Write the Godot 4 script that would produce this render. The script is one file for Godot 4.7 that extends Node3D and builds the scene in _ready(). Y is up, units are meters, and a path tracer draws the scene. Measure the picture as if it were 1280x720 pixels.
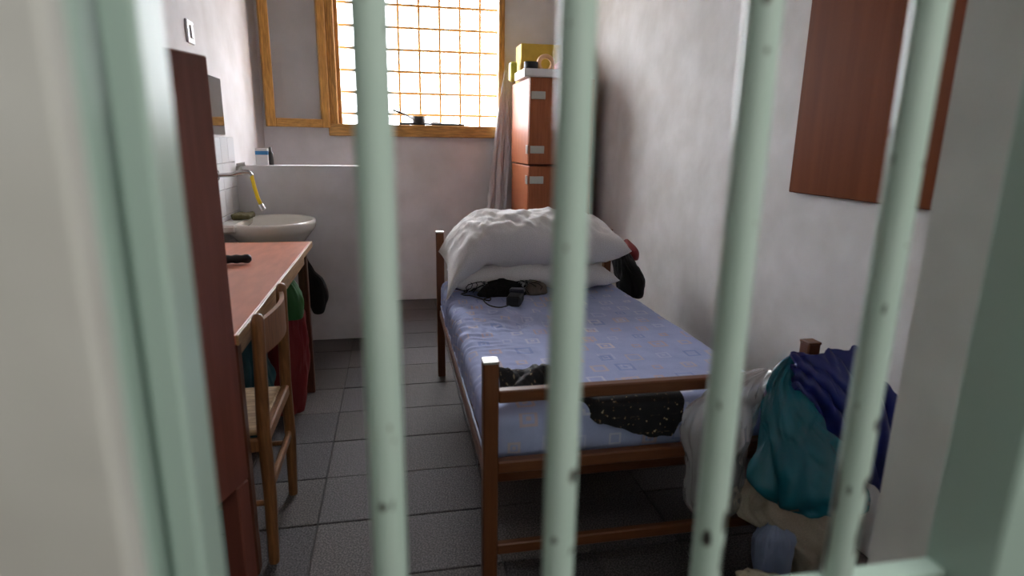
extends Node3D

# ------------------------------------------------------------------ helpers
var taken := {}
var M := {}

func numbered(called: String) -> String:
	if not taken.has(called):
		taken[called] = 0
		return called
	taken[called] += 1
	return "%s_%03d" % [called, taken[called]]

func tag(o, label: String, category: String, group := "", kind := ""):
	o.set_meta("label", label)
	o.set_meta("category", category)
	if group != "": o.set_meta("group", group)
	if kind != "": o.set_meta("kind", kind)

# A thing: a Node3D at its base whose children are its parts.
func thing(called: String, label: String, category: String, at := Vector3.ZERO, group := "", kind := "") -> Node3D:
	var o := Node3D.new()
	o.name = numbered(called)
	add_child(o)
	o.position = at
	tag(o, label, category, group, kind)
	return o

func new_st() -> SurfaceTool:
	var st := SurfaceTool.new()
	st.begin(Mesh.PRIMITIVE_TRIANGLES)
	return st

func mesh_of(st: SurfaceTool) -> ArrayMesh:
	st.generate_normals()
	return st.commit()

# Shapes are written in world coordinates; a part is shifted back by the base of its thing.
func part(called: String, st: SurfaceTool, mat: Material, parent: Node3D, label := "") -> MeshInstance3D:
	var o := MeshInstance3D.new()
	o.mesh = mesh_of(st)
	o.material_override = mat
	o.name = called
	parent.add_child(o, true)
	var off := Vector3.ZERO
	var p: Node = parent
	while p != self and p is Node3D:
		off += (p as Node3D).position
		p = p.get_parent()
	o.position = -off
	if label != "": o.set_meta("label", label)
	return o

func single(called: String, st: SurfaceTool, mat: Material, label: String, category: String, group := "", kind := "") -> MeshInstance3D:
	var o := MeshInstance3D.new()
	o.mesh = mesh_of(st)
	o.material_override = mat
	o.name = numbered(called)
	add_child(o)
	tag(o, label, category, group, kind)
	return o

func tri_out(st: SurfaceTool, a: Vector3, b: Vector3, c: Vector3, mid: Vector3):
	var n := (a - c).cross(a - b)
	st.add_vertex(a)
	if n.dot((a + b + c) / 3.0 - mid) < 0.0:
		st.add_vertex(c); st.add_vertex(b)
	else:
		st.add_vertex(b); st.add_vertex(c)

func quad_out(st, a, b, c, d, mid):
	tri_out(st, a, b, c, mid)
	tri_out(st, a, c, d, mid)

# Chamfered box; bas turns it about its centre.
func cbox(st: SurfaceTool, c: Vector3, s: Vector3, bev := 0.003, bas := Basis.IDENTITY):
	st.set_smooth_group(-1)
	var h := s * 0.5
	var b: float = min(bev, min(h.x, min(h.y, h.z)) * 0.9)
	var v := func(sx: float, sy: float, sz: float, ax: int) -> Vector3:
		var p := Vector3(sx * (h.x - b), sy * (h.y - b), sz * (h.z - b))
		if ax == 0: p.x = sx * h.x
		elif ax == 1: p.y = sy * h.y
		else: p.z = sz * h.z
		return c + bas * p
	for s1 in [-1.0, 1.0]:
		quad_out(st, v.call(s1, -1.0, -1.0, 0), v.call(s1, 1.0, -1.0, 0), v.call(s1, 1.0, 1.0, 0), v.call(s1, -1.0, 1.0, 0), c)
		quad_out(st, v.call(-1.0, s1, -1.0, 1), v.call(1.0, s1, -1.0, 1), v.call(1.0, s1, 1.0, 1), v.call(-1.0, s1, 1.0, 1), c)
		quad_out(st, v.call(-1.0, -1.0, s1, 2), v.call(1.0, -1.0, s1, 2), v.call(1.0, 1.0, s1, 2), v.call(-1.0, 1.0, s1, 2), c)
		for s2 in [-1.0, 1.0]:
			quad_out(st, v.call(s1, s2, -1.0, 0), v.call(s1, s2, 1.0, 0), v.call(s1, s2, 1.0, 1), v.call(s1, s2, -1.0, 1), c)
			quad_out(st, v.call(s1, -1.0, s2, 0), v.call(s1, 1.0, s2, 0), v.call(s1, 1.0, s2, 2), v.call(s1, -1.0, s2, 2), c)
			quad_out(st, v.call(-1.0, s1, s2, 1), v.call(1.0, s1, s2, 1), v.call(1.0, s1, s2, 2), v.call(-1.0, s1, s2, 2), c)
			for s3 in [-1.0, 1.0]:
				tri_out(st, v.call(s1, s2, s3, 0), v.call(s1, s2, s3, 1), v.call(s1, s2, s3, 2), c)

# Box from its two corners.
func bb(st: SurfaceTool, lo: Vector3, hi: Vector3, bev := 0.003):
	cbox(st, (lo + hi) * 0.5, hi - lo, bev)

func boxst(lo: Vector3, hi: Vector3, bev := 0.003) -> SurfaceTool:
	var st := new_st()
	bb(st, lo, hi, bev)
	return st

# Emit a lattice of points as a smooth surface.
func lattice(st: SurfaceTool, pts: Array, nu: int, nv: int, flip := false, uvs: Array = []):
	st.set_smooth_group(0)
	for i in nu:
		for j in nv:
			var q := [i * (nv + 1) + j, (i + 1) * (nv + 1) + j, (i + 1) * (nv + 1) + j + 1, i * (nv + 1) + j + 1]
			var order := [0, 1, 2, 0, 2, 3]
			if flip: order = [0, 2, 1, 0, 3, 2]
			for k in order:
				var id: int = q[k]
				if uvs.size() > 0: st.set_uv(uvs[id])
				st.add_vertex(pts[id])

# A cloth with thickness: f(u, v) is its middle surface.
func cloth(st: SurfaceTool, f: Callable, nu: int, nv: int, thick: float):
	var p := []
	for i in nu + 1:
		for j in nv + 1:
			p.append(f.call(float(i) / nu, float(j) / nv))
	var front := []
	var back := []
	var uvs := []
	for i in nu + 1:
		for j in nv + 1:
			var du: Vector3 = p[min(i + 1, nu) * (nv + 1) + j] - p[max(i - 1, 0) * (nv + 1) + j]
			var dv: Vector3 = p[i * (nv + 1) + min(j + 1, nv)] - p[i * (nv + 1) + max(j - 1, 0)]
			var n := du.cross(dv)
			n = n.normalized() if n.length() > 1e-9 else Vector3.UP
			front.append(p[i * (nv + 1) + j] + n * thick * 0.5)
			back.append(p[i * (nv + 1) + j] - n * thick * 0.5)
			uvs.append(Vector2(float(i) / nu, float(j) / nv))
	lattice(st, front, nu, nv, true, uvs)
	lattice(st, back, nu, nv, false, uvs)
	var rim := []
	for i in nu: rim.append([i * (nv + 1), (i + 1) * (nv + 1)])
	for j in nv: rim.append([nu * (nv + 1) + j, nu * (nv + 1) + j + 1])
	for i in nu: rim.append([(nu - i) * (nv + 1) + nv, (nu - i - 1) * (nv + 1) + nv])
	for j in nv: rim.append([nv - j, nv - j - 1])
	st.set_smooth_group(1)
	for e in rim:
		for k in [front[e[0]], back[e[0]], back[e[1]], front[e[0]], back[e[1]], front[e[1]]]:
			st.set_uv(Vector2.ZERO)
			st.add_vertex(k)

func tube(st: SurfaceTool, pts: Array, r, sides := 10, caps := true, uv_len := 0.0):
	var n := pts.size()
	var t0: Vector3 = (pts[1] - pts[0]).normalized()
	var ref := Vector3.UP if abs(t0.y) < 0.9 else Vector3.RIGHT
	var x := t0.cross(ref).normalized()
	var rings := []
	var uvs := []
	var run := 0.0
	for i in n:
		var t: Vector3 = (pts[min(i + 1, n - 1)] - pts[max(i - 1, 0)]).normalized()
		x = (x - t * x.dot(t)).normalized()
		var y := t.cross(x)
		var rr: float = r[i] if r is Array else r
		if i > 0: run += (pts[i] - pts[i - 1]).length()
		for k in sides + 1:
			var a := TAU * k / sides
			rings.append(pts[i] + (x * cos(a) + y * sin(a)) * rr)
			uvs.append(Vector2(float(k) / sides, run / uv_len if uv_len > 0.0 else run))
	lattice(st, rings, n - 1, sides, true, uvs)
	if caps:
		st.set_smooth_group(-1)
		for e in [0, n - 1]:
			var mid: Vector3 = pts[1] if e == 0 else pts[n - 2]
			for k in sides:
				tri_out(st, pts[e], rings[e * (sides + 1) + k], rings[e * (sides + 1) + k + 1], mid)

# Turned shape: profile of Vector2(radius, height), squashed to sx, sz.
func lathe(st: SurfaceTool, prof: Array, c: Vector3, sides := 24, sx := 1.0, sz := 1.0, flip := false):
	var p := []
	for q in prof:
		for k in sides + 1:
			var a := TAU * k / sides
			p.append(c + Vector3(cos(a) * q.x * sx, q.y, sin(a) * q.x * sz))
	lattice(st, p, prof.size() - 1, sides, flip)

func noise3(seed_: int, freq: float, octaves := 3) -> FastNoiseLite:
	var n := FastNoiseLite.new()
	n.seed = seed_
	n.noise_type = FastNoiseLite.TYPE_SIMPLEX_SMOOTH
	n.frequency = freq
	n.fractal_octaves = octaves
	return n

# Softened box on a fine lattice, each point pushed by disp(point, normal).
func soft_box(st: SurfaceTool, c: Vector3, s: Vector3, r: float, cell: float, disp: Callable, uv_size := 1.0):
	var h := s * 0.5
	var lines := []
	for ax in 3:
		var l := []
		var k := 4
		for i in k: l.append(-h[ax] + r * i / k)
		var m := int(max(1, ceil((s[ax] - 2 * r) / cell)))
		for i in m + 1: l.append(-h[ax] + r + (s[ax] - 2 * r) * i / m)
		for i in k: l.append(h[ax] - r + r * (i + 1) / k)
		lines.append(l)
	for ax in 3:
		var a1 := (ax + 1) % 3
		var a2 := (ax + 2) % 3
		for sg in [-1.0, 1.0]:
			var pts := []
			var uvs := []
			for va in lines[a1]:
				for vb in lines[a2]:
					var p := Vector3.ZERO
					p[ax] = sg * h[ax]; p[a1] = va; p[a2] = vb
					var q := Vector3(clamp(p.x, -h.x + r, h.x - r), clamp(p.y, -h.y + r, h.y - r), clamp(p.z, -h.z + r, h.z - r))
					var n := (p - q).normalized()
					var w := c + q + n * r
					pts.append(w + n * float(disp.call(w, n)))
					uvs.append(Vector2((p.x + p.y * sign(p.x) * (1.0 if ax == 0 else 0.0)), (p.z + p.y * sign(p.z) * (-1.0 if ax == 2 else 0.0))) / uv_size)
			lattice(st, pts, lines[a1].size() - 1, lines[a2].size() - 1, sg > 0, uvs)

# Filled plastic bag: a closed stack of rings [y, centre x, centre z, radius x, radius z].
func bag(st: SurfaceTool, rings: Array, seed_: int, crease: float, folds: float, fold_n := 9, nu := 64, nv := 96):
	var n1 := noise3(seed_, 7.0, 2)
	var n2 := noise3(seed_ + 5, 16.0, 2)
	n1.fractal_octaves = 2
	var last := rings.size() - 1
	var p := []
	var top: float = rings[last][0]
	var bot: float = rings[0][0]
	for i in nu + 1:
		var s := float(i) / nu * last
		var k: int = min(int(s), last - 1)
		var f := s - k
		var w := []
		for m in 5:
			var a0: float = rings[max(k - 1, 0)][m]
			var a1: float = rings[k][m]
			var a2: float = rings[k + 1][m]
			var a3: float = rings[min(k + 2, last)][m]
			w.append(cubic_interpolate(a1, a2, a0, a3, f))
		var g: float = clamp((w[0] - bot) / (top - bot), 0.0, 1.0)
		for j in nv + 1:
			var a := TAU * j / nv
			var d := Vector3(cos(a), 0.0, sin(a))
			var base := Vector3(w[1] + d.x * max(w[3], 0.0005), w[0], w[2] + d.z * max(w[4], 0.0005))
			var r: float = min(w[3], w[4])
			# folds gathered at the top, sharp like a triangle wave; creases run along the pull
			var ph: float = a * fold_n / TAU + 1.6 * n2.get_noise_3d(d.x * 0.10, g * 0.05, d.z * 0.10)
			var fo: float = (abs(fposmod(ph, 1.0) * 2.0 - 1.0) - 0.5) * 2.0 * folds * (0.10 + 1.5 * g * g)
			var pull_p := Vector3(base.x, base.y * 0.45, base.z)
			var cr: float = (abs(n1.get_noise_3dv(pull_p)) - 0.3) * crease * 1.7 + n2.get_noise_3dv(pull_p) * crease * 0.35
			base += Vector3(d.x, 0.15 * n2.get_noise_3dv(base), d.z) * (fo + cr) * min(1.0, r / 0.05)
			p.append(base)
	lattice(st, p, nu, nv, true)

# Pillow: two bulged sheets meeting in a seam.
func pillow(st: SurfaceTool, c: Vector3, hx: float, hz: float, th: float, seed_: int, shape: Callable, bas := Basis.IDENTITY):
	var n1 := noise3(seed_, 6.0, 3)
	var n2 := noise3(seed_ + 3, 13.0, 2)
	n2.fractal_type = FastNoiseLite.FRACTAL_RIDGED
	var nu := 64
	var nv := 40
	for side in [1.0, -1.0]:
		var p := []
		for i in nu + 1:
			for j in nv + 1:
				var u := 2.0 * i / nu - 1.0
				var v := 2.0 * j / nv - 1.0
				var e: float = pow(max(0.0, 1.0 - pow(abs(u), 4.0)), 0.5) * pow(max(0.0, 1.0 - pow(abs(v), 4.0)), 0.48)
				var pull: float = 1.0 - 0.07 * (1.0 - u * u) * abs(v) * abs(v) * 0.8
				var pull2: float = 1.0 - 0.06 * (1.0 - v * v) * abs(u) * abs(u)
				var q := Vector3(u * hx * pull2, side * th * e, v * hz * pull)
				var w := c + q
				q.y += e * side * (n1.get_noise_3dv(w) * th * 0.22 + n2.get_noise_3dv(w * Vector3(1, 1, 0.5)) * th * 0.10)
				p.append(c + bas * (shape.call(q, u, v)))
		lattice(st, p, nu, nv, side < 0)

# ------------------------------------------------------------------ textures and materials
func tex(img: Image) -> ImageTexture:
	img.generate_mipmaps()
	return ImageTexture.create_from_image(img)

func noise_img(size_: int, seed_: int, freq: float, oct_: int, lo: Color, hi: Color, contrast := 1.0) -> Image:
	var n := noise3(seed_, freq, oct_)
	var src := n.get_seamless_image(size_, size_)
	src.convert(Image.FORMAT_L8)
	var img := Image.create(size_, size_, false, Image.FORMAT_RGB8)
	for y in size_:
		for x in size_:
			var t: float = clamp((src.get_pixel(x, y).r - 0.5) * contrast + 0.5, 0.0, 1.0)
			img.set_pixel(x, y, lo.lerp(hi, t))
	return img

func mat(c: Color, rough := 0.6, metal := 0.0, spec := 0.5) -> StandardMaterial3D:
	var m := StandardMaterial3D.new()
	m.albedo_color = c
	m.roughness = rough
	m.metallic = metal
	m.metallic_specular = spec
	return m

func tri(m: StandardMaterial3D, t: Texture2D, scale_: Vector3, normal: Texture2D = null, nscale := 0.5) -> StandardMaterial3D:
	m.albedo_texture = t
	m.uv1_triplanar = true
	m.uv1_scale = scale_
	if normal:
		m.normal_enabled = true
		m.normal_texture = normal
		m.normal_scale = nscale
	return m

func s8(r: int, g: int, b: int) -> Color:
	return Color(r / 255.0, g / 255.0, b / 255.0)

func make_materials():
	var white_var := tex(noise_img(256, 3, 0.012, 4, Color(0.93, 0.925, 0.915), Color(1, 1, 1), 1.4))
	var bump_img := noise_img(256, 9, 0.05, 4, Color(0.2, 0.2, 0.2), Color(0.8, 0.8, 0.8), 1.3)
	bump_img.bump_map_to_normal_map(2.0)
	var bump := tex(bump_img)
	var grain := tex(noise_img(256, 12, 0.03, 4, Color(0.78, 0.76, 0.74), Color(1, 1, 1), 1.8))
	var soft_grain := tex(noise_img(256, 14, 0.02, 3, Color(0.90, 0.89, 0.88), Color(1, 1, 1), 1.3))
	var speck := tex(noise_img(512, 22, 0.16, 3, Color(0.55, 0.55, 0.56), Color(1, 1, 1), 2.4))
	var fine := tex(noise_img(256, 31, 0.25, 2, Color(0.86, 0.86, 0.86), Color(1, 1, 1), 1.6))

	M.plaster = tri(mat(s8(222, 218, 219), 0.85), white_var, Vector3.ONE * 0.7, bump, 0.12)
	M.plaster_side = tri(mat(s8(224, 222, 220), 0.8), white_var, Vector3.ONE * 0.9, bump, 0.12)
	M.reveal = tri(mat(s8(214, 212, 207), 0.8), white_var, Vector3.ONE * 0.9, bump, 0.12)
	M.corridor = tri(mat(s8(214, 214, 208), 0.85), white_var, Vector3.ONE * 0.5)
	M.grout = mat(s8(56, 53, 52), 0.9)
	M.tiles = []
	for c in [s8(106, 100, 100), s8(95, 90, 91), s8(113, 106, 104), s8(101, 94, 91)]:
		M.tiles.append(tri(mat(c, 0.7, 0.0, 0.35), speck, Vector3.ONE * 1.6, bump, 0.25))
	M.tile_white = mat(s8(226, 226, 228), 0.18)
	M.tile_joint = mat(s8(176, 174, 172), 0.9)
	M.green = mat(s8(170, 191, 180), 0.32)
	M.bars = []
	var chips := [
		[[0.44, 1.065, 0.003, 0.003]],
		[[0.58, 1.075, 0.004, 0.006], [0.40, 1.02, 0.002, 0.003]],
		[[0.42, 1.415, 0.0030, 0.0050], [0.38, 1.005, 0.0036, 0.0075], [0.58, 1.02, 0.003, 0.010], [0.60, 0.985, 0.003, 0.014]],
		[[0.55, 1.095, 0.003, 0.006], [0.56, 1.04, 0.004, 0.008], [0.22, 1.02, 0.003, 0.03], [0.21, 0.975, 0.003, 0.03], [0.37, 1.43, 0.002, 0.003], [0.36, 1.035, 0.0015, 0.004], [0.55, 0.99, 0.003, 0.02]]]
	for k in 4:
		var bm := mat(Color.WHITE, 0.3)
		bm.albedo_texture = bar_paint(71 + k * 20, chips[k])
		M.bars.append(bm)
	M.laminate = tri(mat(s8(190, 117, 90), 0.38), soft_grain, Vector3(3, 3, 0.7))
	M.edge_wood = tri(mat(s8(186, 148, 104), 0.4), grain, Vector3(5, 14, 0.6))
	M.brown_x = tri(mat(s8(108, 64, 38), 0.42, 0.0, 0.4), soft_grain, Vector3(0.8, 12, 12))
	M.brown_y = tri(mat(s8(108, 64, 38), 0.42, 0.0, 0.4), soft_grain, Vector3(12, 0.8, 12))
	M.brown_z = tri(mat(s8(108, 64, 38), 0.42, 0.0, 0.4), soft_grain, Vector3(12, 12, 0.8))
	M.wardrobe = tri(mat(s8(122, 66, 54), 0.5), soft_grain, Vector3(5, 0.4, 5))
	M.locker = tri(mat(s8(160, 92, 58), 0.5, 0.0, 0.35), soft_grain, Vector3(9, 0.6, 9))
	M.board = tri(mat(s8(118, 60, 28), 0.55, 0.0, 0.15), soft_grain, Vector3(3, 0.2, 3))
	M.chair = tri(mat(s8(138, 92, 54), 0.4), grain, Vector3(12, 1.0, 12))
	M.chair_seat = tri(mat(s8(196, 166, 124), 0.6), grain, Vector3(1.4, 6, 9))
	M.pine = tri(mat(s8(206, 152, 74), 0.45), grain, Vector3(9, 0.9, 9))
	M.pine_x = tri(mat(s8(200, 150, 78), 0.45), grain, Vector3(0.9, 9, 9))
	M.table_leg = tri(mat(s8(96, 54, 34), 0.45), grain, Vector3(12, 0.8, 12))
	M.ceramic = mat(s8(226, 222, 214), 0.12)
	M.chrome = mat(s8(205, 205, 205), 0.2, 1.0)
	M.steel = mat(s8(176, 174, 168), 0.35, 0.8)
	M.mirror = mat(s8(225, 228, 226), 0.04, 1.0)
	M.glass = mat(Color(0.86, 0.88, 0.88, 0.16), 0.03)
	M.glass.transparency = BaseMaterial3D.TRANSPARENCY_ALPHA
	M.iron = mat(s8(206, 160, 96), 0.6)
	M.linen = tri(mat(s8(242, 239, 238), 0.9), fine, Vector3.ONE * 3)
	M.towel = tri(mat(s8(240, 238, 240), 0.95), fine, Vector3.ONE * 5)
	M.towel.backlight_enabled = true
	M.towel.backlight = Color(0.5, 0.5, 0.5)
	M.sheet = mat(Color.WHITE, 0.9, 0.0, 0.15)
	M.sheet.albedo_texture = sheet_print()
	M.black = mat(s8(20, 20, 24), 0.55)
	M.black_soft = tri(mat(s8(26, 24, 24), 0.95), fine, Vector3.ONE * 6)
	M.shawl = tri(mat(Color.WHITE, 0.8), tex(shawl_print()), Vector3.ONE * 2.2)
	M.olive = mat(s8(92, 84, 54), 0.9)
	M.teal = mat(s8(14, 94, 110), 0.17)
	M.teal.backlight_enabled = true
	M.teal.backlight = Color(0.15, 0.35, 0.38)
	M.navy = mat(s8(28, 38, 108), 0.32)
	M.film = mat(Color(0.82, 0.81, 0.82, 0.34), 0.2)
	M.film.transparency = BaseMaterial3D.TRANSPARENCY_ALPHA
	M.beige = tri(mat(s8(206, 192, 172), 0.7), fine, Vector3.ONE * 3)
	M.cream = tri(mat(s8(226, 216, 190), 0.7), fine, Vector3.ONE * 3)
	M.paleblue = mat(s8(150, 164, 200), 0.4)
	M.dark_teal = mat(s8(14, 66, 74), 0.6)
	M.bag_green = mat(s8(34, 92, 40), 0.7)
	M.bag_red = mat(s8(124, 30, 32), 0.7)
	M.yellow = mat(s8(232, 196, 30), 0.35)
	M.yellow_card = tri(mat(s8(206, 172, 62), 0.7), white_var, Vector3.ONE * 3)
	M.white_plastic = mat(s8(232, 232, 232), 0.35)
	M.blue_print = mat(s8(54, 124, 176), 0.5)
	M.red_plastic = mat(s8(178, 62, 40), 0.45)
	M.peach = mat(s8(214, 168, 120), 0.5)
	M.dark_metal = mat(s8(62, 60, 58), 0.4, 0.4)
	M.yellow_green = mat(s8(176, 170, 50), 0.6)
	M.concrete = tri(mat(s8(150, 148, 142), 0.9), speck, Vector3.ONE)

# Pale green paint with knocked-off flakes showing dark iron: chips are [turn, height, half width, half height] in metres.
func bar_paint(seed_: int, chips: Array) -> ImageTexture:
	var w := 96
	var h := 1536
	var img := Image.create(w, h, false, Image.FORMAT_RGB8)
	var n := noise3(seed_, 0.02, 3)
	var chip := noise3(seed_ + 6, 0.06, 3)
	var edge := noise3(seed_ + 9, 0.12, 2)
	for y in h:
		var height := 0.06 + 2.14 * y / h
		var near := []
		for c in chips:
			if abs(height - c[1]) < c[3] * 1.8: near.append(c)
		for x in w:
			var a := TAU * x / w
			var px := cos(a) * 16.0
			var pz := sin(a) * 16.0
			var t := 0.5 + 0.5 * n.get_noise_3d(px * 1.5, y * 0.6, pz * 1.5)
			var c := s8(178, 199, 187).lerp(s8(192, 208, 199), t)
			var k := chip.get_noise_3d(px, y * 0.8, pz)
			if k > 0.64: c = s8(58, 52, 48)
			elif k > 0.60: c = s8(128, 132, 116)
			for q in near:
				var du: float = (float(x) / w - q[0]) * 0.0785 / q[2]
				var dv: float = (height - q[1]) / q[3]
				var m := du * du + dv * dv + 0.7 * edge.get_noise_3d(px, y, pz)
				if m < 0.8: c = s8(44, 40, 40)
				elif m < 1.15: c = s8(120, 112, 98)
			img.set_pixel(x, y, c)
	return tex(img)

# Blue cotton printed with rows of small hollow squares.
func sheet_print() -> ImageTexture:
	var w := 1024
	var img := Image.create(w, w, false, Image.FORMAT_RGB8)
	var n := noise3(5, 0.01, 3)
	var weave := noise3(6, 0.35, 2)
	for y in w:
		for x in w:
			var t := 0.5 + 0.5 * n.get_noise_2d(x, y)
			var c := s8(166, 176, 216).lerp(s8(178, 187, 222), t)
			c = c * (0.97 + 0.05 * weave.get_noise_2d(x, y * 3.0))
			img.set_pixel(x, y, c)
	var rng := RandomNumberGenerator.new()
	rng.seed = 44
	var inks := [s8(222, 172, 150), s8(232, 228, 226), s8(118, 136, 194), s8(224, 190, 170), s8(206, 210, 228)]
	var step := 102
	for gy in 11:
		for gx in 11:
			var ink: Color = inks[rng.randi() % inks.size()]
			var cx := gx * step + 20 + (gy % 2) * 40 + rng.randi_range(-12, 12)
			var cy := gy * step + 40 + rng.randi_range(-14, 14)
			var size_ := rng.randi_range(16, 30)
			var th := rng.randi_range(6, 10)
			for yy in range(-size_, size_ + 1):
				for xx in range(-size_, size_ + 1):
					var m: int = max(abs(xx), abs(yy))
					if (m > size_ - th) or (m < size_ * 0.28 and gx % 2 == 0):
						var X := posmod(cx + xx, w)
						var Y := posmod(cy + yy, w)
						img.set_pixel(X, Y, img.get_pixel(X, Y).lerp(ink, 0.45))
	return tex(img)

func shawl_print() -> Image:
	var w := 256
	var img := Image.create(w, w, false, Image.FORMAT_RGB8)
	var n := noise3(15, 0.045, 2)
	n.noise_type = FastNoiseLite.TYPE_CELLULAR
	var src := n.get_seamless_image(w, w)
	var n2 := noise3(19, 0.09, 2).get_seamless_image(w, w)
	for y in w:
		for x in w:
			var c := s8(17, 16, 20)
			var k := n2.get_pixel(x, y).r
			if k > 0.84: c = s8(186, 170, 140)
			elif k > 0.79: c = s8(104, 74, 40)
			img.set_pixel(x, y, c)
	return img

# ------------------------------------------------------------------ the scene
const LX := -0.96      # cell's left wall
const RX := 1.50       # right wall
const BZ := -5.02      # back wall
const FZ := -0.75      # inner face of the front wall
const CEIL := 3.0

func _ready():
	# camera
	var cam := Camera3D.new()
	cam.name = "camera"
	var attr := CameraAttributesPhysical.new()
	attr.frustum_focal_length = 25.0
	attr.frustum_focus_distance = 2.9
	attr.exposure_aperture = 3.1
	attr.frustum_near = 0.05
	attr.frustum_far = 200.0
	add_child(cam)
	cam.attributes = attr
	cam.fov = 51.28
	cam.near = 0.05
	cam.transform = Transform3D(Basis(Vector3(0.982, 0.014, 0.191), Vector3(0.032, 0.971, -0.235), Vector3(-0.188, 0.237, 0.953)).orthonormalized(), Vector3(0, 1.32, 0))
	cam.current = true

	# sky and exposure
	var env := Environment.new()
	var sky := Sky.new()
	var sm := ProceduralSkyMaterial.new()
	sm.sky_top_color = s8(246, 249, 255)
	sm.sky_horizon_color = s8(196, 200, 206)
	sm.sky_curve = 0.35
	sm.ground_horizon_color = s8(176, 174, 168)
	sm.ground_bottom_color = s8(150, 148, 142)
	sm.sun_angle_max = 0.0
	sm.energy_multiplier = 42.0
	sky.sky_material = sm
	env.background_mode = Environment.BG_SKY
	env.sky = sky
	env.ambient_light_source = Environment.AMBIENT_SOURCE_SKY
	env.tonemap_mode = Environment.TONE_MAPPER_LINEAR
	env.tonemap_exposure = 1.0
	env.sdfgi_enabled = true
	env.ssao_enabled = true
	env.ssil_enabled = true
	var we := WorldEnvironment.new()
	we.name = "environment"
	we.environment = env
	add_child(we)

	# the corridor's ceiling lamp, just behind the camera
	corridor_lamp()

	make_materials()
	shell()
	window()
	gate()
	bed()
	bedding()
	wardrobe()
	table()
	chair()
	washing_corner()
	locker()
	wall_pieces()
	bags()
	small_things()

func corridor_lamp():
	var at := Vector3(0.85, 2.92, 0.55)
	var lamp := thing("ceiling_lamp", "white fluorescent ceiling lamp in the corridor before the cell", "lamp", at)
	var st := new_st()
	cbox(st, at + Vector3(0, 0.045, 0), Vector3(1.5, 0.07, 0.36), 0.01)
	part("housing", st, mat(s8(225, 225, 222), 0.5), lamp)
	st = new_st()
	cbox(st, at, Vector3(1.4, 0.025, 0.3), 0.008)
	var glow := mat(s8(250, 250, 246), 0.5)
	glow.emission_enabled = true
	glow.emission = Color(1.0, 0.98, 0.94)
	glow.emission_energy_multiplier = 2.0
	part("diffuser", st, glow, lamp)
	var light := AreaLight3D.new()
	light.name = "lamp_light"
	light.area_size = Vector2(1.4, 0.3)
	light.light_energy = 4.0
	light.light_color = Color(1.0, 1.0, 0.985)
	light.shadow_enabled = true
	light.area_range = 12.0
	lamp.add_child(light)
	light.rotation_degrees = Vector3(-90, 0, 0)
	light.position = Vector3(0, -0.02, 0)

func structure(called: String, st: SurfaceTool, m: Material, label: String, category: String) -> MeshInstance3D:
	return single(called, st, m, label, category, "", "structure")

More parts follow.
